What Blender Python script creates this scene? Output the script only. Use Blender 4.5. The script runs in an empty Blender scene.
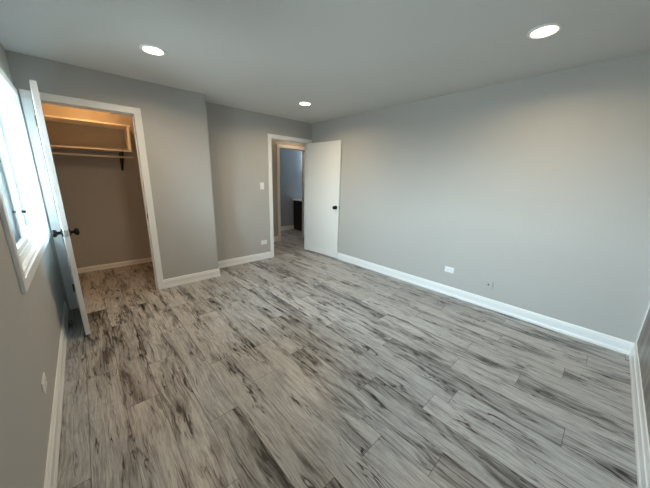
import bpy, bmesh, math, random
from mathutils import Matrix, Vector

sc = bpy.context.scene
col = sc.collection

# ---------------------------------------------------------------- dimensions
XL, XR = -0.3068, 3.3579          # left (window) wall, right wall
YF, YC, YB = -0.3727, 3.7434, 4.0842   # front wall, closet wall, back wall
XC = 1.3274                       # outer corner of the closet
YH = 5.13                         # far wall of hall and closet
YW = 6.155                        # far wall of the bathroom
H = 2.44
HEAD = 2.082                      # door head
BH = 0.12                         # baseboard height

# ---------------------------------------------------------------- camera
F, YAW, PITCH, ROLL, CAMH = 261.0773, 0.746, 0.2435, 0.0248, 1.4378
def cam_matrix():
    fwd = Vector((math.sin(YAW)*math.cos(PITCH), math.cos(YAW)*math.cos(PITCH), -math.sin(PITCH)))
    rt = Vector((math.cos(YAW), -math.sin(YAW), 0)); up = rt.cross(fwd)
    c, s = math.cos(ROLL), math.sin(ROLL)
    r2 = c*rt + s*up; u2 = -s*rt + c*up
    m = Matrix((r2, u2, -fwd)).transposed().to_4x4()
    m.translation = Vector((0, 0, CAMH))
    return m
cd = bpy.data.cameras.new('camera'); cam = bpy.data.objects.new('camera', cd); col.objects.link(cam)
cam.matrix_world = cam_matrix()
cd.sensor_fit = 'HORIZONTAL'; cd.sensor_width = 36.0; cd.lens = F/650*36.0
cd.clip_start = 0.02; cd.clip_end = 200
sc.camera = cam

# ---------------------------------------------------------------- sky, exposure
SKY = 4.4
LAMP = 1.2          # lens radiance
LAMP_W = 1.8        # light thrown down by each recessed lamp
w = bpy.data.worlds.new('daylight'); sc.world = w; w.use_nodes = True
nt = w.node_tree; nt.nodes.clear()
tc = nt.nodes.new('ShaderNodeTexCoord'); sp = nt.nodes.new('ShaderNodeSeparateXYZ')
mr = nt.nodes.new('ShaderNodeMapRange'); mr.inputs[1].default_value = -1; mr.inputs[2].default_value = 1
rp = nt.nodes.new('ShaderNodeValToRGB'); bg = nt.nodes.new('ShaderNodeBackground'); wo = nt.nodes.new('ShaderNodeOutputWorld')
el = rp.color_ramp.elements
el[0].position = 0.0; el[0].color = (0.20, 0.22, 0.21, 1)
el[1].position = 1.0; el[1].color = (0.50, 0.75, 1.0, 1)
e = el.new(0.47); e.color = (0.25, 0.29, 0.30, 1)
e = el.new(0.53); e.color = (0.75, 0.91, 1.0, 1)
nt.links.new(tc.outputs['Generated'], sp.inputs[0]); nt.links.new(sp.outputs['Z'], mr.inputs[0])
nt.links.new(mr.outputs[0], rp.inputs[0]); nt.links.new(rp.outputs[0], bg.inputs[0])
bg.inputs[1].default_value = SKY
nt.links.new(bg.outputs[0], wo.inputs[0])
# sampling portal in the window opening
WIN = ((2.8375, 1.605), (.480, 1.25))      # centre and width of the two windows along the left wall
WZ0, WZ1 = .885, 2.07
for wy, ww in WIN:
    pl = bpy.data.lights.new('window_portal', 'AREA'); pl.shape = 'RECTANGLE'; pl.size = 1.19; pl.size_y = ww
    pl.cycles.is_portal = True
    po = bpy.data.objects.new('window_portal', pl); col.objects.link(po)
    po.location = (XL-0.165, wy, 1.4775); po.rotation_euler = (0, -math.pi/2, 0)

vs = sc.view_settings
vs.view_transform = 'Standard'; vs.look = 'None'; vs.gamma = 1.0; vs.exposure = 2.74; vs.use_curve_mapping = False
sc.cycles.max_bounces = 14; sc.cycles.diffuse_bounces = 8; sc.cycles.transparent_max_bounces = 12

# ---------------------------------------------------------------- node helper
class NT:
    def __init__(s, name):
        s.m = bpy.data.materials.new(name); s.m.use_nodes = True
        s.t = s.m.node_tree; s.t.nodes.clear()
        s.out = s.t.nodes.new('ShaderNodeOutputMaterial')
    def n(s, typ, **kw):
        o = s.t.nodes.new(typ)
        for k, v in kw.items(): setattr(o, k, v)
        return o
    def put(s, sock, v):
        if isinstance(v, bpy.types.NodeSocket): s.t.links.new(v, sock)
        else: sock.default_value = v
    def math(s, op, a, b=0.0, c=0.0, clamp=False):
        o = s.n('ShaderNodeMath', operation=op, use_clamp=clamp)
        s.put(o.inputs[0], a); s.put(o.inputs[1], b); s.put(o.inputs[2], c)
        return o.outputs[0]
    def xyz(s, x, y, z):
        o = s.n('ShaderNodeCombineXYZ')
        for i, v in enumerate((x, y, z)): s.put(o.inputs[i], v)
        return o.outputs[0]
    def noise(s, vec, scale, detail=4, rough=.55, dist=0.0):
        o = s.n('ShaderNodeTexNoise')
        s.put(o.inputs['Vector'], vec); s.put(o.inputs['Scale'], scale); s.put(o.inputs['Detail'], detail)
        s.put(o.inputs['Roughness'], rough); s.put(o.inputs['Distortion'], dist)
        return o.outputs['Fac']
    def ramp(s, fac, stops, interp='LINEAR'):
        o = s.n('ShaderNodeValToRGB'); r = o.color_ramp; r.interpolation = interp
        while len(r.elements) < len(stops): r.elements.new(0.5)
        for e, (p, c) in zip(r.elements, stops):
            e.position = p; e.color = (c, c, c, 1) if not hasattr(c, '__len__') else (*c, 1)
        s.put(o.inputs[0], fac)
        return o.outputs[0]
    def mix(s, fac, a, b, mode='MIX'):
        o = s.n('ShaderNodeMix', data_type='RGBA', blend_type=mode)
        s.put(o.inputs[0], fac)
        s.put(o.inputs[6], a if isinstance(a, bpy.types.NodeSocket) else (*a, 1))
        s.put(o.inputs[7], b if isinstance(b, bpy.types.NodeSocket) else (*b, 1))
        return o.outputs[2]
    def smooth(s, v, a, b):
        o = s.n('ShaderNodeMapRange', interpolation_type='SMOOTHSTEP')
        s.put(o.inputs[0], v); s.put(o.inputs[1], a); s.put(o.inputs[2], b)
        return o.outputs[0]
    def bsdf(s, color, rough, metallic=0.0, spec=0.5, bump=None, bump_s=.1, bump_d=.01, coat=0.0):
        b = s.n('ShaderNodeBsdfPrincipled')
        s.put(b.inputs['Base Color'], color if isinstance(color, bpy.types.NodeSocket) else (*color, 1))
        s.put(b.inputs['Roughness'], rough); b.inputs['Metallic'].default_value = metallic
        b.inputs['Specular IOR Level'].default_value = spec
        b.inputs['Coat Weight'].default_value = coat
        if bump is not None:
            bp = s.n('ShaderNodeBump'); bp.inputs['Strength'].default_value = bump_s; bp.inputs['Distance'].default_value = bump_d
            s.put(bp.inputs['Height'], bump); s.t.links.new(bp.outputs[0], b.inputs['Normal'])
        s.t.links.new(b.outputs[0], s.out.inputs[0])
        return s.m
    def coord(s):
        o = s.n('ShaderNodeTexCoord'); return o.outputs['Object']

def paint(name, c, rough=.6, var=.03, spec=.4, bump=.04, scale=180):
    t = NT(name); co = t.coord()
    v = t.noise(co, 1.7, 3)
    a = tuple(x*(1-var) for x in c); b = tuple(min(1, x*(1+var)) for x in c)
    return t.bsdf(t.mix(v, a, b), rough, spec=spec, bump=t.noise(co, scale, 3), bump_s=bump, bump_d=.002)
def metal(name, c, rough, metallic=1.0):
    t = NT(name); co = t.coord(); n = t.noise(co, 90, 3)
    return t.bsdf(t.mix(n, tuple(x*.85 for x in c), c), rough, metallic=metallic)
def emit(name, c, s):
    t = NT(name); e = t.n('ShaderNodeEmission'); e.inputs[0].default_value = (*c, 1); e.inputs[1].default_value = s
    t.t.links.new(e.outputs[0], t.out.inputs[0]); return t.m

M = {}
M['wall'] = paint('warm_grey_wall_paint', (.452, .442, .425), .55)
M['ceil'] = paint('ceiling_paint', (.64, .65, .64), .8)
M['bath'] = paint('blue_grey_bathroom_paint', (.33, .36, .385), .3)
M['trim'] = paint('white_trim_paint', (.80, .81, .81), .32, .015, .5, .015)
M['door'] = paint('white_door_paint', (.78, .78, .765), .38, .015, .5, .02)
M['shelf'] = paint('white_shelf_board', (.74, .73, .70), .45, .02)
M['plastic'] = paint('white_plastic', (.82, .83, .83), .3, .01, .5, 0.0)
M['socket'] = paint('grey_socket_slots', (.30, .31, .32), .5, .02)
M['vinyl'] = paint('white_window_vinyl', (.80, .82, .83), .3, .01, .5, 0.0)
M['black'] = paint('black_metal', (.006, .0055, .0055), .5, .1, .18, 0.0)
M['brass'] = metal('aged_brass_hinge', (.42, .30, .14), .4)
M['steel'] = metal('brushed_steel', (.62, .62, .60), .3)
M['rod'] = paint('white_rod_enamel', (.70, .69, .67), .3, .02)
M['dark'] = metal('dark_bronze_bracket', (.012, .008, .007), .45, 0.0)
M['stone'] = paint('white_vanity_top', (.82, .83, .84), .2, .02)
M['espresso'] = paint('espresso_cabinet', (.010, .008, .0075), .4, .2)
M['gap'] = paint('dark_gap', (.02, .02, .02), .8)
M['lens'] = emit('warm_led_lens', (1.0, .84, .62), LAMP)
M['rim'] = emit('warm_lens_rim', (1.0, .70, .38), .15)
M['hall_lens'] = emit('warm_hall_lens', (1.0, .72, .44), 7.5)
M['closet_lens'] = emit('amber_closet_lens', (1.0, .47, .15), 25)
M['bath_lens'] = emit('cool_vanity_lens', (.75, .88, 1.0), 14)

def glass():
    t = NT('window_glass')
    tr = t.n('ShaderNodeBsdfTransparent'); tr.inputs[0].default_value = (.93, .97, .97, 1)
    gl = t.n('ShaderNodeBsdfGlossy'); gl.inputs['Roughness'].default_value = .02
    fr = t.n('ShaderNodeFresnel'); fr.inputs[0].default_value = 1.45
    mx = t.n('ShaderNodeMixShader')
    t.t.links.new(fr.outputs[0], mx.inputs[0]); t.t.links.new(tr.outputs[0], mx.inputs[1]); t.t.links.new(gl.outputs[0], mx.inputs[2])
    t.t.links.new(mx.outputs[0], t.out.inputs[0]); return t.m
M['glass'] = glass()

def floor_mat():
    t = NT('grey_wood_plank_floor')
    sep = t.n('ShaderNodeSeparateXYZ'); t.t.links.new(t.coord(), sep.inputs[0])
    X, Y = sep.outputs[0], sep.outputs[1]
    W, L = .178, 1.22
    u = t.math('DIVIDE', t.math('SUBTRACT', X, .01), W)
    row = t.math('FLOOR', u); fu = t.math('SUBTRACT', u, row)
    # end joints of each row of boards
    rnd = random.Random(5)
    NR = 28
    joints = {1: .803, 2: .131, 3: .549, 6: .295, 9: .398, 10: .943}
    offs, last = [], .4
    for r in range(-4, NR-4):
        v = joints.get(r)
        if v is None: v = (last + rnd.uniform(.28, .72)) % 1
        offs.append(v); last = v
    idx = t.math('DIVIDE', t.math('ADD', t.math('MODULO', t.math('ADD', row, 4.0), float(NR)), .5), float(NR))
    off = t.ramp(idx, [(i/NR, offs[i]) for i in range(NR)], 'CONSTANT')
    offv = t.n('ShaderNodeSeparateColor'); t.t.links.new(off, offv.inputs[0])
    v = t.math('SUBTRACT', t.math('DIVIDE', Y, L), offv.outputs[0])
    cell = t.math('FLOOR', v); fv = t.math('SUBTRACT', v, cell)
    wn = t.n('ShaderNodeTexWhiteNoise', noise_dimensions='2D')
    t.t.links.new(t.xyz(row, cell, 0.0), wn.inputs['Vector'])
    rs = t.n('ShaderNodeSeparateColor'); t.t.links.new(wn.outputs['Color'], rs.inputs[0])
    r1, r2, r3 = rs.outputs
    # local board coordinates, each board cut from its own piece of timber
    lx = t.math('MULTIPLY_ADD', r1, 37.0, X); ly = t.math('MULTIPLY_ADD', r2, 53.0, Y); lz = t.math('MULTIPLY', r3, 19.0)
    def vec(sx, sy): return t.xyz(t.math('MULTIPLY', lx, sx), t.math('MULTIPLY', ly, sy), lz)
    warp = t.math('SUBTRACT', t.noise(vec(4, 1.8), 1, 2), .5)
    lx = t.math('MULTIPLY_ADD', warp, .075, lx)
    patch = t.noise(vec(11.5, 1.6), 1, 5, .56, .55)             # soft grey flames
    grain = t.noise(vec(115, 4.2), 1, 4, .60, .0)              # fibres
    fine = t.noise(vec(270, 14), 1, 3, .65)
    crack = t.noise(vec(24, 2.3), 1, 3, .5, .5)
    ridge = t.math('SUBTRACT', 1.0, t.smooth(t.math('ABSOLUTE', t.math('SUBTRACT', crack, .5)), .002, .024))
    flow = t.noise(vec(9, 1.2), 1, 2, .45, .4)
    rings = t.smooth(t.math('SINE', t.math('MULTIPLY', flow, 46.0)), -.1, .95)
    cmask = t.smooth(t.math('MULTIPLY_ADD', patch, .5, t.math('MULTIPLY', t.noise(vec(8, 2.6), 1, 2), .5)), .48, .56)
    ridge = t.math('MULTIPLY', ridge, cmask)
    vo = t.n('ShaderNodeTexVoronoi', feature='F1'); t.put(vo.inputs['Vector'], vec(6.5, 2.9)); t.put(vo.inputs['Scale'], 1.0)
    kd = t.math('ADD', vo.outputs['Distance'], t.math('MULTIPLY', t.math('SUBTRACT', grain, .5), .12))
    vc = t.n('ShaderNodeSeparateColor'); t.t.links.new(vo.outputs['Color'], vc.inputs[0])
    kpick = t.math('GREATER_THAN', vc.outputs[0], .35)
    knot = t.math('MULTIPLY', t.math('SUBTRACT', 1.0, t.smooth(kd, .03, .13)), kpick)
    halo = t.math('MULTIPLY', t.math('SUBTRACT', 1.0, t.smooth(kd, .05, .42)), kpick)
    # tone 0 dark .. 1 light
    mask = t.smooth(t.math('MULTIPLY_ADD', t.math('SUBTRACT', r3, .5), .17, patch), .45, .68)
    tone = t.math('SUBTRACT', .84, t.math('MULTIPLY', mask, .26))
    amp = t.math('MULTIPLY_ADD', mask, .25, .80)
    tone = t.math('ADD', tone, t.math('MULTIPLY', t.math('SUBTRACT', grain, .5), amp))
    tone = t.math('ADD', tone, t.math('MULTIPLY', t.math('SUBTRACT', fine, .5), .95))
    tone = t.math('ADD', tone, t.math('MULTIPLY', t.math('SUBTRACT', r1, .5), .20))
    tone = t.math('SUBTRACT', tone, t.math('MULTIPLY', ridge, .70))
    tone = t.math('SUBTRACT', tone, t.math('MULTIPLY', rings, t.math('MULTIPLY_ADD', mask, .20, .06)))
    tone = t.math('SUBTRACT', tone, t.math('MULTIPLY', halo, .20))
    tone = t.math('SUBTRACT', tone, t.math('MULTIPLY', knot, .48))
    c = t.ramp(tone, [(0.0, (.014, .013, .013)), (.25, (.070, .068, .066)), (.5, (.185, .181, .176)), (.75, (.315, .311, .304)), (1.0, (.47, .466, .458))])
    c = t.mix(t.math('MULTIPLY', r2, .22), c, t.mix(1.0, c, (1.06, 1.0, .92), 'MULTIPLY'))
    # seams
    ex = t.math('MULTIPLY', t.math('MINIMUM', fu, t.math('SUBTRACT', 1.0, fu)), W)
    ey = t.math('MULTIPLY', t.math('MINIMUM', fv, t.math('SUBTRACT', 1.0, fv)), L)
    seam = t.math('SUBTRACT', 1.0, t.smooth(t.math('MINIMUM', ex, ey), .0006, .0028))
    c = t.mix(t.math('MULTIPLY', seam, .75), c, (.05, .045, .04))
    rough = t.math('MULTIPLY_ADD', grain, .16, .30)
    h = t.math('SUBTRACT', t.math('MULTIPLY', grain, .4), seam)
    return t.bsdf(c, rough, spec=.5, bump=h, bump_s=.12, bump_d=.003)
M['floor'] = floor_mat()

def panel_mat():
    t = NT('grey_brown_wood_grain_panel')
    sep = t.n('ShaderNodeSeparateXYZ'); t.t.links.new(t.coord(), sep.inputs[0])
    v = t.xyz(t.math('MULTIPLY', sep.outputs[0], 14.0), sep.outputs[1], t.math('MULTIPLY', sep.outputs[2], .9))
    g = t.noise(v, 1.0, 5, .6, .6)
    c = t.ramp(g, [(.25, (.06, .052, .045)), (.5, (.20, .18, .16)), (.75, (.34, .32, .29))])
    return t.bsdf(c, .4)
M['panel'] = panel_mat()

# ---------------------------------------------------------------- mesh helpers
def link(name, bm, mat, parent=None, smooth=False, autosmooth=None):
    bmesh.ops.recalc_face_normals(bm, faces=bm.faces)
    me = bpy.data.meshes.new(name); bm.to_mesh(me); bm.free()
    if smooth:
        for p in me.polygons: p.use_smooth = True
        if autosmooth: me.set_sharp_from_angle(angle=math.radians(autosmooth))
    me.materials.append(mat)
    o = bpy.data.objects.new(name, me); col.objects.link(o)
    if parent: o.parent = parent
    return o
def box(bm, x0, x1, y0, y1, z0, z1, bev=0.0, seg=2, mtx=None):
    b = bmesh.new()
    bmesh.ops.create_cube(b, size=1.0)
    for v in b.verts:
        v.co = Vector(((x0+x1)/2 + v.co.x*(x1-x0), (y0+y1)/2 + v.co.y*(y1-y0), (z0+z1)/2 + v.co.z*(z1-z0)))
    if bev: bmesh.ops.bevel(b, geom=list(b.edges), offset=bev, segments=seg, affect='EDGES', profile=.5)
    if mtx: bmesh.ops.transform(b, matrix=mtx, verts=b.verts)
    tmp = bpy.data.meshes.new('tmp'); b.to_mesh(tmp); b.free(); bm.from_mesh(tmp); bpy.data.meshes.remove(tmp)
def B(*args, **kw):
    bm = bmesh.new(); box(bm, *args, **kw); return bm
def lathe(bm, prof, mtx, n=32):
    """prof: list of (radius, height) revolved about local z, then moved by mtx"""
    rings = []
    for r, h in prof:
        if r < 1e-6: rings.append([bm.verts.new(mtx @ Vector((0, 0, h)))])
        else: rings.append([bm.verts.new(mtx @ Vector((r*math.cos(2*math.pi*i/n), r*math.sin(2*math.pi*i/n), h))) for i in range(n)])
    for a, b in zip(rings, rings[1:]):
        for i in range(n):
            j = (i+1) % n
            if len(a) == 1 and len(b) == 1: continue
            if len(a) == 1: bm.faces.new((a[0], b[i], b[j]))
            elif len(b) == 1: bm.faces.new((a[i], b[0], a[j]))
            else: bm.faces.new((a[i], b[i], b[j], a[j]))
def align(loc, d):
    return Matrix.Translation(loc) @ Vector((0, 0, 1)).rotation_difference(Vector(d)).to_matrix().to_4x4()
def tag(o, label, cat, group=None, kind=None):
    o['label'] = label; o['category'] = cat
    if group: o['group'] = group
    if kind: o['kind'] = kind
    return o
def empty(name, loc, rz=0.0):
    o = bpy.data.objects.new(name, None); col.objects.link(o); o.location = loc; o.rotation_euler = (0, 0, rz)
    o.empty_display_size = .1
    return o

# ---------------------------------------------------------------- structure
def struct(name, bm, mat, label, cat):
    return tag(link(name, bm, mat), label, cat, kind='structure')
X1, Y1 = 5.52, YW+.12
struct('floor', B(XL-.16, X1, YF-.12, Y1, -.1, 0), M['floor'], 'grey wood-look plank floor running through bedroom, closet and hall', 'floor')
struct('ceiling', B(XL-.16, X1, YF-.12, Y1, H, H+.1), M['ceil'], 'flat white ceiling with recessed lights', 'ceiling')

def wall_x(name, x0, x1, y0, y1, label, hole=None, mat='wall'):
    """wall whose faces look along y; hole = (x0, x1, z0, z1)"""
    bm = bmesh.new()
    if hole is None: box(bm, x0, x1, y0, y1, 0, H)
    else:
        a, b, z0, z1 = hole
        box(bm, x0, a, y0, y1, 0, H); box(bm, b, x1, y0, y1, 0, H); box(bm, a, b, y0, y1, z1, H)
        if z0 > 0: box(bm, a, b, y0, y1, 0, z0)
    return struct(name, bm, M[mat], label, 'wall')
bm = bmesh.new()
x0, x1 = XL-.16, XL
(ya, wa), (yb, wb) = WIN[1], WIN[0]
ys = [YF-.12, ya-wa/2, ya+wa/2, yb-wb/2, yb+wb/2, YH+.12]
for i in (0, 2, 4): box(bm, x0, x1, ys[i], ys[i+1], 0, H)
for i in (1, 3): box(bm, x0, x1, ys[i], ys[i+1], 0, WZ0); box(bm, x0, x1, ys[i], ys[i+1], WZ1, H)
struct('wall_left', bm, M['wall'], 'grey wall on the left holding the white window', 'wall')
struct('wall_right', B(XR, XR+.12, YF-.12, YB, 0, H), M['wall'], 'long plain grey wall on the right with two low plates', 'wall')
D1 = (2.478, 3.300)    # bedroom doorway
D2 = (-.212, .546)     # closet doorway
D3 = (3.310, 4.045)    # bathroom doorway across the hall
J = .015
wall_x('wall_back', XC, 5.2, YB, YB+.12, 'grey back wall around the bedroom doorway', (D1[0]-J, D1[1]+J, 0, HEAD+J))
wall_x('wall_closet', XL, XC, YC, YC+.12, 'grey wall standing forward around the closet doorway', (D2[0]-J, D2[1]+J, 0, HEAD+J))
struct('wall_closet_side', B(XC-.12, XC, YC+.12, YH, 0, H), M['wall'], 'short grey wall between closet and bedroom corner', 'wall')
wall_x('wall_hall', XL, X1, YH, YH+.12, 'far grey wall of hall and closet with bathroom doorway', (D3[0]-J, D3[1]+J, 0, HEAD+J))
struct('wall_hall_end', B(5.2, 5.32, YB, YH, 0, H), M['wall'], 'grey wall closing the far end of the hall', 'wall')
struct('wall_bathroom_left', B(3.0, 3.12, YH+.12, YW, 0, H), M['bath'], 'blue-grey left wall of the bathroom', 'wall')
struct('wall_bathroom_right', B(5.4, X1, YH+.12, YW, 0, H), M['bath'], 'blue-grey right wall of the bathroom', 'wall')
struct('wall_bathroom_back', B(3.0, X1, YW, Y1, 0, H), M['bath'], 'blue-grey bathroom wall seen through two doorways', 'wall')
struct('wall_front', B(XL, XR, YF-.12, YF, 0, H), M['wall'], 'grey wall at the camera end of the bedroom', 'wall')

# baseboards: profile swept along straight runs with mitred ends
PROF = [(0, 0), (.018, 0), (.018, .022), (.0135, .034), (.0135, .090), (.0095, .096), (.0095, .108), (.007, .115), (.004, BH), (0, BH)]
def base_run(bm, a, b, n, s0=0, s1=0, hs=1.0):
    a, b, n = Vector(a), Vector(b), Vector(n); d = (b-a).normalized()
    ra = [bm.verts.new((*(a + n*p + d*p*s0), z*hs)) for p, z in PROF]
    rb = [bm.verts.new((*(b + n*p - d*p*s1), z*hs)) for p, z in PROF]
    k = len(PROF)
    for i in range(k): bm.faces.new((ra[i], ra[(i+1) % k], rb[(i+1) % k], rb[i]))
    bm.faces.new(ra); bm.faces.new(list(reversed(rb)))
CW = .068   # casing width
def baseboard(name, runs, label, hs=1.0):
    bm = bmesh.new()
    for r in runs: base_run(bm, *r, hs=hs)
    return struct(name, bm, M['trim'], label, 'baseboard')
baseboard('baseboard_left', [((XL, YF), (XL, YC-.02), (1, 0), 1, 0)], 'white baseboard under the window wall')
baseboard('baseboard_right', [((XR, YF), (XR, YB-.02), (-1, 0), 1, 0)], 'long white baseboard along the right wall')
baseboard('baseboard_back', [((XC, YB), (D1[0]-CW, YB), (0, -1), 1, 0)], 'white baseboard on back wall left of the bedroom doorway')
baseboard('baseboard_closet', [((D2[1]+CW, YC), (XC, YC), (0, -1), 0, -1), ((XC, YC), (XC, YB), (1, 0), -1, 1)], 'white baseboard wrapping the outer corner of the closet')
baseboard('baseboard_front', [((XL, YF), (XR, YF), (0, 1), 1, 1)], 'white baseboard at the right edge of the photo')
baseboard('baseboard_closet_inside', [((XL, YH), (XC-.12, YH), (0, -1), 1, 1), ((XL, YC+.12), (XL, YH), (1, 0), 0, 1), ((XC-.12, YC+.12), (XC-.12, YH), (-1, 0), 0, 1)], 'low white baseboard inside the closet', .62)
baseboard('baseboard_hall', [((XC, YH), (D3[0]-CW, YH), (0, -1), 0, 0), ((D3[1]+CW, YH), (5.2, YH), (0, -1), 0, 0)], 'white baseboard on the far side of the hall')
baseboard('baseboard_bathroom', [((3.12, YW), (4.42, YW), (0, -1), 0, 0)], 'white baseboard at the foot of the bathroom wall')

# doorway trim: casing on the near side, jamb boards and stops
def doorway(name, d, y0, y1, label, stop_y, cw_r=CW):
    bm = bmesh.new(); a, b = d
    for s, y in ((-1, y0), (1, y1)):
        ya, yb = sorted((y, y + s*.016))
        box(bm, a-CW, a, ya, yb, 0, HEAD, .003); box(bm, b, b+cw_r, ya, yb, 0, HEAD, .003)
        box(bm, a-CW, b+cw_r, ya, yb, HEAD, HEAD+.066, .003)
    box(bm, a-J, a, y0, y1, 0, HEAD); box(bm, b, b+J, y0, y1, 0, HEAD); box(bm, a-J, b+J, y0, y1, HEAD, HEAD+J)
    box(bm, a, a+.011, stop_y, stop_y+.032, 0, HEAD-.011, .002); box(bm, b-.011, b, stop_y, stop_y+.032, 0, HEAD-.011, .002)
    box(bm, a, b, stop_y, stop_y+.032, HEAD-.011, HEAD, .002)
    return struct(name, bm, M['trim'], label, 'door trim')
t1 = doorway('trim_1', D1, YB, YB+.12, 'white casing around the bedroom doorway', YB+.042, .056)
t2 = doorway('trim_2', D2, YC, YC+.12, 'white casing around the closet doorway', YC+.042)
t3 = doorway('trim_3', D3, YH, YH+.12, 'white casing around the bathroom doorway across the hall', YH+.046)
def strike(parent, x, s, y, z):
    bm = bmesh.new(); a, b = sorted((x, x + s*.0025))
    box(bm, a, b, y-.014, y+.014, z-.03, z+.03, .001)
    o = link('strike_plate', bm, M['black'], parent); o['label'] = 'black strike plate'
strike(t1, D1[0], 1, YB+.02, .955)
strike(t2, D2[1], -1, YC+.018, .955)
strike(t3, D3[1], -1, YH+.09, .93)

# ---------------------------------------------------------------- doors
KNOB = [(0, 0), (.035, 0), (.035, .004), (.032, .009), (.016, .011), (.013, .016), (.013, .030), (.018, .034),
        (.028, .039), (.032, .046), (.032, .054), (.027, .061), (.016, .065), (0, .066)]
def knob(parent, loc, d):
    bm = bmesh.new(); lathe(bm, KNOB, align(loc, d), 28)
    o = link('door_knob', bm, M['black'], parent, True, 40); o['label'] = 'round black knob with rose'
    return o
def hinge(parent, loc, z, mat, ax, label):
    """knuckle cylinder at the pivot plus two leaves"""
    bm = bmesh.new(); x, y = loc
    lathe(bm, [(0, -.047), (.003, -.047), (.0065, -.043), (.0065, .043), (.003, .047), (0, .047)], Matrix.Translation((x, y, z)), 14)
    box(bm, *ax, z-.043, z+.043)
    o = link('hinge', bm, mat, parent, True, 40); o['label'] = label
# closet door, hinged on the left jamb, standing open against the light of the window
cdr = empty('door_2', (D2[0], YC-.006, 0), math.radians(3.6))
tag(cdr, 'white closet door standing open beside the window, seen edge-on', 'door', kind='structure')
CL = .752
link('door_slab', B(.003, .038, -CL, -.002, .012, HEAD-.004, .0015, 1), M['door'], cdr)
knob(cdr, (.038, -CL+.062, .950), (1, 0, 0)); knob(cdr, (.003, -CL+.062, .950), (-1, 0, 0))
bm = bmesh.new(); box(bm, .008, .033, -CL-.0015, -CL+.001, .922, .978, .0008, 1)
lp = link('latch_plate', bm, M['steel'], cdr); lp['label'] = 'steel latch plate on the door edge'
bm = bmesh.new(); lathe(bm, [(0, 0), (.008, 0), (.008, .008), (.005, .011), (0, .011)], align((.0205, -CL-.001, .95), (0, -1, 0)), 16)
link('latch_bolt', bm, M['steel'], lp, True, 40)
for z, hm, hl in ((1.895, 'brass', 'aged brass hinge'), (.24, 'black', 'black hinge')):
    hinge(cdr, (-.006, -.004), z, M[hm], (-.001, .004, -.040, -.002), hl)
# bedroom door, hinged on the right jamb, swung back almost to the right wall
bdr = empty('door_1', (D1[1]-.001, YB-.006, 0), math.radians(4.0))
tag(bdr, 'white flush bedroom door swung open towards the right wall', 'door', kind='structure')
BL = .816
link('door_slab', B(-.038, -.005, -BL, -.002, .016, HEAD-.004, .0015, 1), M['door'], bdr)
knob(bdr, (-.038, -BL+.064, .950), (-1, 0, 0))
bm = bmesh.new(); box(bm, -.033, -.010, -BL-.0015, -BL+.001, .922, .978, .0008, 1)
lp = link('latch_plate', bm, M['steel'], bdr); lp['label'] = 'steel latch plate on the door edge'
for z in (1.895, 1.07, .24):
    hinge(bdr, (.000, -.003), z, M['black'], (-.007, -.004, -.036, -.002), 'black hinge')

# sliding panel on the front wall at the right edge of the picture
pdr = empty('door_3', (2.355, YF, .12))
tag(pdr, 'grey-brown wood-grain panel in a white frame at the right edge', 'door', kind='structure')
bm = bmesh.new()
for a in ((-1.0, -.93, 0, 1.95), (.93, 1.0, 0, 1.95), (-.93, .93, 0, .04), (-.93, .93, 1.88, 1.95)):
    box(bm, a[0], a[1], 0, .012, a[2], a[3], .002)
link('panel_frame', bm, M['trim'], pdr)
link('wood_panel', B(-.93, .93, 0, .006, .04, 1.88), M['panel'], pdr)

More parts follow.
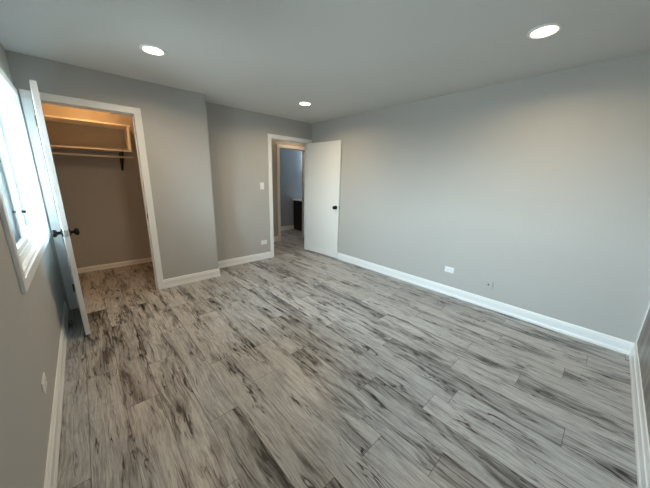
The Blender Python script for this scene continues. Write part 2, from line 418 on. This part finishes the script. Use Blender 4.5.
# ---------------------------------------------------------------- window
def window(name, c, label):
    cy, WW = c
    WY0, WY1 = cy-WW/2, cy+WW/2
    win = empty(name, (XL, cy, WZ0))
    tag(win, label, 'window', kind='structure')
    win_off = Matrix.Translation((-XL, -(WY0+WY1)/2, -WZ0))
    def wpart(name, boxes, mat, parent=None, bev=.002):
        bm = bmesh.new()
        for b in boxes: box(bm, *b, bev=bev)
        bmesh.ops.transform(bm, matrix=win_off, verts=bm.verts)
        return link(name, bm, M[mat], parent or win)
    cw = .062
    wpart('window_casing', [(XL, XL+.018, WY0-cw, WY0, WZ0-cw, WZ1+cw), (XL, XL+.018, WY1, WY1+cw, WZ0-cw, WZ1+cw),
                            (XL, XL+.018, WY0, WY1, WZ0-cw, WZ0), (XL, XL+.018, WY0, WY1, WZ1, WZ1+cw)], 'trim', bev=.003)
    jb = .012
    wpart('jamb_liner', [(XL-.15, XL+.004, WY0, WY0+jb, WZ0, WZ1), (XL-.15, XL+.004, WY1-jb, WY1, WZ0, WZ1),
                         (XL-.15, XL+.004, WY0+jb, WY1-jb, WZ0, WZ0+jb), (XL-.15, XL+.004, WY0+jb, WY1-jb, WZ1-jb, WZ1)], 'trim', bev=.001)
    fy0, fy1, fz0, fz1 = WY0+jb, WY1-jb, WZ0+jb, WZ1-jb
    fw = .034
    def ring(x0, x1, y0, y1, z0, z1, k):
        return [(x0, x1, y0, y0+k, z0, z1), (x0, x1, y1-k, y1, z0, z1), (x0, x1, y0+k, y1-k, z0, z0+k), (x0, x1, y0+k, y1-k, z1-k, z1)]
    wpart('window_frame', ring(XL-.125, XL-.022, fy0, fy1, fz0, fz1, fw) +
          [(XL-.030, XL-.024, fy0+fw, fy1-fw, fz0+fw, fz0+fw+.016), (XL-.066, XL-.060, fy0+fw, fy1-fw, fz0+fw, fz0+fw+.012),
           (XL-.030, XL-.024, fy0+fw, fy1-fw, fz1-fw-.016, fz1-fw)], 'vinyl')
    sy0, sy1, sz0, sz1 = fy0+fw, fy1-fw, fz0+fw, fz1-fw
    mid = (WY0+WY1)/2
    def sash(x0, x1, y0, y1):
        s = wpart('window_sash', ring(x0, x1, y0, y1, sz0+.002, sz1-.002, .046), 'vinyl')
        xm = (x0+x1)/2
        wpart('window_pane', [(xm-.002, xm+.002, y0+.044, y1-.044, sz0+.046, sz1-.046)], 'glass', s, bev=0)
        return s
    s1 = sash(XL-.058, XL-.032, sy0, mid+.024)
    s2 = sash(XL-.094, XL-.068, mid-.024, sy1)
    bm = bmesh.new()
    box(bm, XL-.034, XL-.012, mid+.004, mid+.012, 1.15, 1.168, .002); box(bm, XL-.018, XL-.012, mid+.004, mid+.060, 1.155, 1.163, .002)
    bmesh.ops.transform(bm, matrix=win_off, verts=bm.verts)
    lt = link('sash_latch', bm, M['black'], s1); lt['label'] = 'small dark latch lever'
window('window_1', WIN[0], 'white two-sash sliding window beside the open closet door')
window('window_2', WIN[1], 'white two-sash sliding window in the left wall beside the camera')

# ---------------------------------------------------------------- closet fittings
SY0 = 4.74
cs = empty('closet_shelf', (.15, YH, 1.74))
tag(cs, 'pale open-front shelf box on the closet wall above the rod', 'shelf')
so = Matrix.Translation((-.15, -YH, -1.74))
def spart(name, mat, *boxes, bev=.0015):
    bm = bmesh.new()
    for b in boxes: box(bm, *b, bev=bev)
    bmesh.ops.transform(bm, matrix=so, verts=bm.verts); return link(name, bm, M[mat], cs)
spart('lower_board', 'shelf', (XL+.001, .612, SY0, YH-.001, 1.745, 1.765))
spart('upper_board', 'shelf', (XL+.001, .630, SY0, YH-.001, 2.080, 2.099))
spart('end_panel', 'shelf', (.590, .610, SY0, YH-.001, 1.765, 2.080))
bm = bmesh.new(); bx = .505
box(bm, bx-.012, bx+.012, YH-.006, YH-.001, 1.49, 1.744, .002)
box(bm, bx-.012, bx+.012, 4.77, YH-.006, 1.737, 1.744, .002)
# diagonal brace with the rod hook
a, b = Vector((bx, YH-.006, 1.50)), Vector((bx, 4.80, 1.735))
L_ = (b-a).length
box(bm, -.012, .012, -.014, .014, 0, L_, .002, mtx=Matrix.Translation(a) @ Vector((0, 0, 1)).rotation_difference((b-a)).to_matrix().to_4x4())
box(bm, bx-.009, bx+.009, 4.805, 4.823, 1.650, 1.737, .002)
box(bm, bx-.009, bx+.009, 4.775, 4.823, 1.644, 1.656, .002)
bmesh.ops.transform(bm, matrix=so, verts=bm.verts)
br = link('shelf_bracket', bm, M['dark'], cs); br['label'] = 'dark metal shelf bracket with rod hook'
bm = bmesh.new()
lathe(bm, [(0, 0), (.0125, 0), (.0125, .925), (0, .925)], align((XL+.001, 4.79, 1.6690), (1, 0, 0)), 20)
tag(link('closet_rod', bm, M['rod'], None, True, 40), 'thin pale hanging rod under the closet shelf', 'rod')

# ---------------------------------------------------------------- wall plates
def plate_mesh(wd, ht, dp=.006):
    return B(-wd/2, wd/2, -dp, 0, -ht/2, ht/2, .0025, 2)
def outlet(name, loc, rz, label):
    """horizontal duplex receptacle; local -y points into the room"""
    e = empty(name, loc, rz); tag(e, label, 'outlet', 'white wall outlets')
    link('cover_plate', plate_mesh(.115, .072), M['plastic'], e)
    for s in (-1, 1):
        bm = B(s*.0195-.0145, s*.0195+.0145, -.0085, -.005, -.017, .017, .002, 2)
        k = link('socket', bm, M['plastic'], e)
        bm = bmesh.new()
        for dz in (-.006, .006): box(bm, s*.0195-.005, s*.0195+.004, -.0092, -.0083, dz-.0014, dz+.0014)
        box(bm, s*.0195+.0065, s*.0195+.0105, -.0092, -.0083, -.0022, .0022)
        sl = link('socket_slots', bm, M['socket'], k)
    bm = bmesh.new(); lathe(bm, [(0, 0), (.003, 0), (.0025, .0012), (0, .0012)], align((0, -.006, 0), (0, -1, 0)), 12)
    link('screw', bm, M['steel'], e)
    return e
outlet('wall_outlet', (2.283, YB, .312), 0, 'white horizontal outlet on back wall beside the doorway casing')
outlet('wall_outlet', (XR, 1.255, .342), -math.pi/2, 'white horizontal outlet low on the long right wall')
outlet('wall_outlet', (XL, 1.905, .318), math.pi/2, 'white outlet on the left wall below the window')
cp = empty('cable_plate', (XR, .790, .290), -math.pi/2)
tag(cp, 'grey painted cable plate with dark port low on right wall', 'wall plate')
link('cover_plate', plate_mesh(.080, .082, .012), M['wall'], cp)
bm = bmesh.new(); lathe(bm, [(0, 0), (.0075, 0), (.0075, .008), (.0045, .008), (.0045, .004), (0, .004)], align((-.004, -.011, 0), (0, -1, 0)), 16)
pt = link('cable_port', bm, M['black'], cp, True, 40); pt['label'] = 'small dark cable port'
sw = empty('light_switch', (2.280, YB, 1.300))
tag(sw, 'white rocker light switch on back wall beside doorway', 'light switch')
link('cover_plate', plate_mesh(.072, .116), M['plastic'], sw)
bm = B(-.0165, .0165, -.0095, -.005, -.033, .033, .002, 2)
for v in bm.verts:
    if v.co.y < -.006: v.co.y += .0022*(v.co.z/.033)
link('rocker', bm, M['plastic'], sw)
for z in (-.049, .049):
    bm = bmesh.new(); lathe(bm, [(0, 0), (.003, 0), (.0025, .0012), (0, .0012)], align((0, -.006, z), (0, -1, 0)), 12)
    link('screw', bm, M['steel'], sw)

# ---------------------------------------------------------------- ceiling lights
def downlight(x, y, label):
    e = empty('recessed_light', (x, y, H)); tag(e, label, 'ceiling light', 'recessed ceiling lights')
    bm = bmesh.new(); dn = align((0, 0, 0), (0, 0, -1))
    lathe(bm, [(.078, .001), (.095, 0), (.095, .003), (.091, .007), (.083, .009), (.0785, .007), (.078, .001)], dn, 48)
    link('trim_ring', bm, M['trim'], e, True, 50)
    bm = bmesh.new(); lathe(bm, [(.073, .0053), (.06, .0068), (.03, .008), (0, .0085)], dn, 48)
    link('light_lens', bm, M['lens'], e, True)
    bm = bmesh.new(); lathe(bm, [(.0786, .0045), (.073, .0053), (.073, .0035), (.0786, .003)], dn, 48)
    rim = link('lens_rim', bm, M['rim'], e, True); rim['label'] = 'warm glowing lens rim'
    ld = bpy.data.lights.new('lamp_light', 'AREA'); ld.shape = 'DISK'; ld.size = .15; ld.energy = LAMP_W; ld.color = (1.0, .77, .50)
    ld.spread = math.radians(160)
    lo = bpy.data.objects.new('lamp_light', ld); col.objects.link(lo); lo.parent = e; lo.location = (0, 0, -.0095)
    return e
downlight(.606, 2.81, 'round lit ceiling light above the closet side of the room')
downlight(2.455, .535, 'round lit ceiling light nearest the right edge of the photo')
downlight(2.443, 3.119, 'round lit ceiling light nearest the bedroom doorway corner')

def dome(name, x, y, r, mat, label):
    e = empty(name, (x, y, H)); tag(e, label, 'ceiling light'); dn = align((0, 0, 0), (0, 0, -1))
    bm = bmesh.new(); lathe(bm, [(0, 0), (r+.012, 0), (r+.012, .012), (r, .016)], dn, 32)
    link('lamp_base', bm, M['trim'], e, True, 40)
    bm = bmesh.new(); lathe(bm, [(r, .014)] + [(r*math.cos(a*math.pi/16), .014+.05*math.sin(a*math.pi/16)) for a in range(1, 8)] + [(0, .064)], dn, 32)
    link('lamp_globe', bm, M[mat], e, True)
dome('closet_lamp', .20, 4.52, .06, 'closet_lens', 'amber lamp on the closet ceiling in front of the shelf box')
dome('hall_lamp', 3.62, 4.72, .08, 'hall_lens', 'warm lamp on the hall ceiling outside the bedroom doorway')

# ---------------------------------------------------------------- bathroom
bv = empty('bathroom_vanity', (4.86, 5.88, 0))
tag(bv, 'dark bathroom vanity with white top seen through the doorway', 'vanity')
link('cabinet', B(-.44, .44, -.26, .274, .09, .83, .003), M['espresso'], bv)
link('plinth', B(-.44, .44, -.20, .274, 0, .09), M['espresso'], bv)
ct = link('countertop', B(-.455, .455, -.285, .274, .83, .862, .004), M['stone'], bv); ct['label'] = 'white countertop'
for s in (-1, 1):
    d = link('cabinet_door', B(s*.215-.205, s*.215+.205, -.278, -.26, .13, .80, .003), M['espresso'], bv)
    bm = bmesh.new(); lathe(bm, [(0, 0), (.005, 0), (.005, .015), (.012, .02), (.012, .026), (0, .028)], align((s*.04, -.278, .70), (0, -1, 0)), 16)
    link('cabinet_knob', bm, M['steel'], d, True, 40)
vl = empty('vanity_light', (5.05, YW, 1.98))
tag(vl, 'cool light bar on the bathroom wall above the vanity', 'wall light')
link('light_bar', B(-.25, .25, -.03, 0, -.03, .03, .003), M['steel'], vl)
link('light_tube', B(-.24, .24, -.07, -.03, -.025, .025, .008), M['bath_lens'], vl)
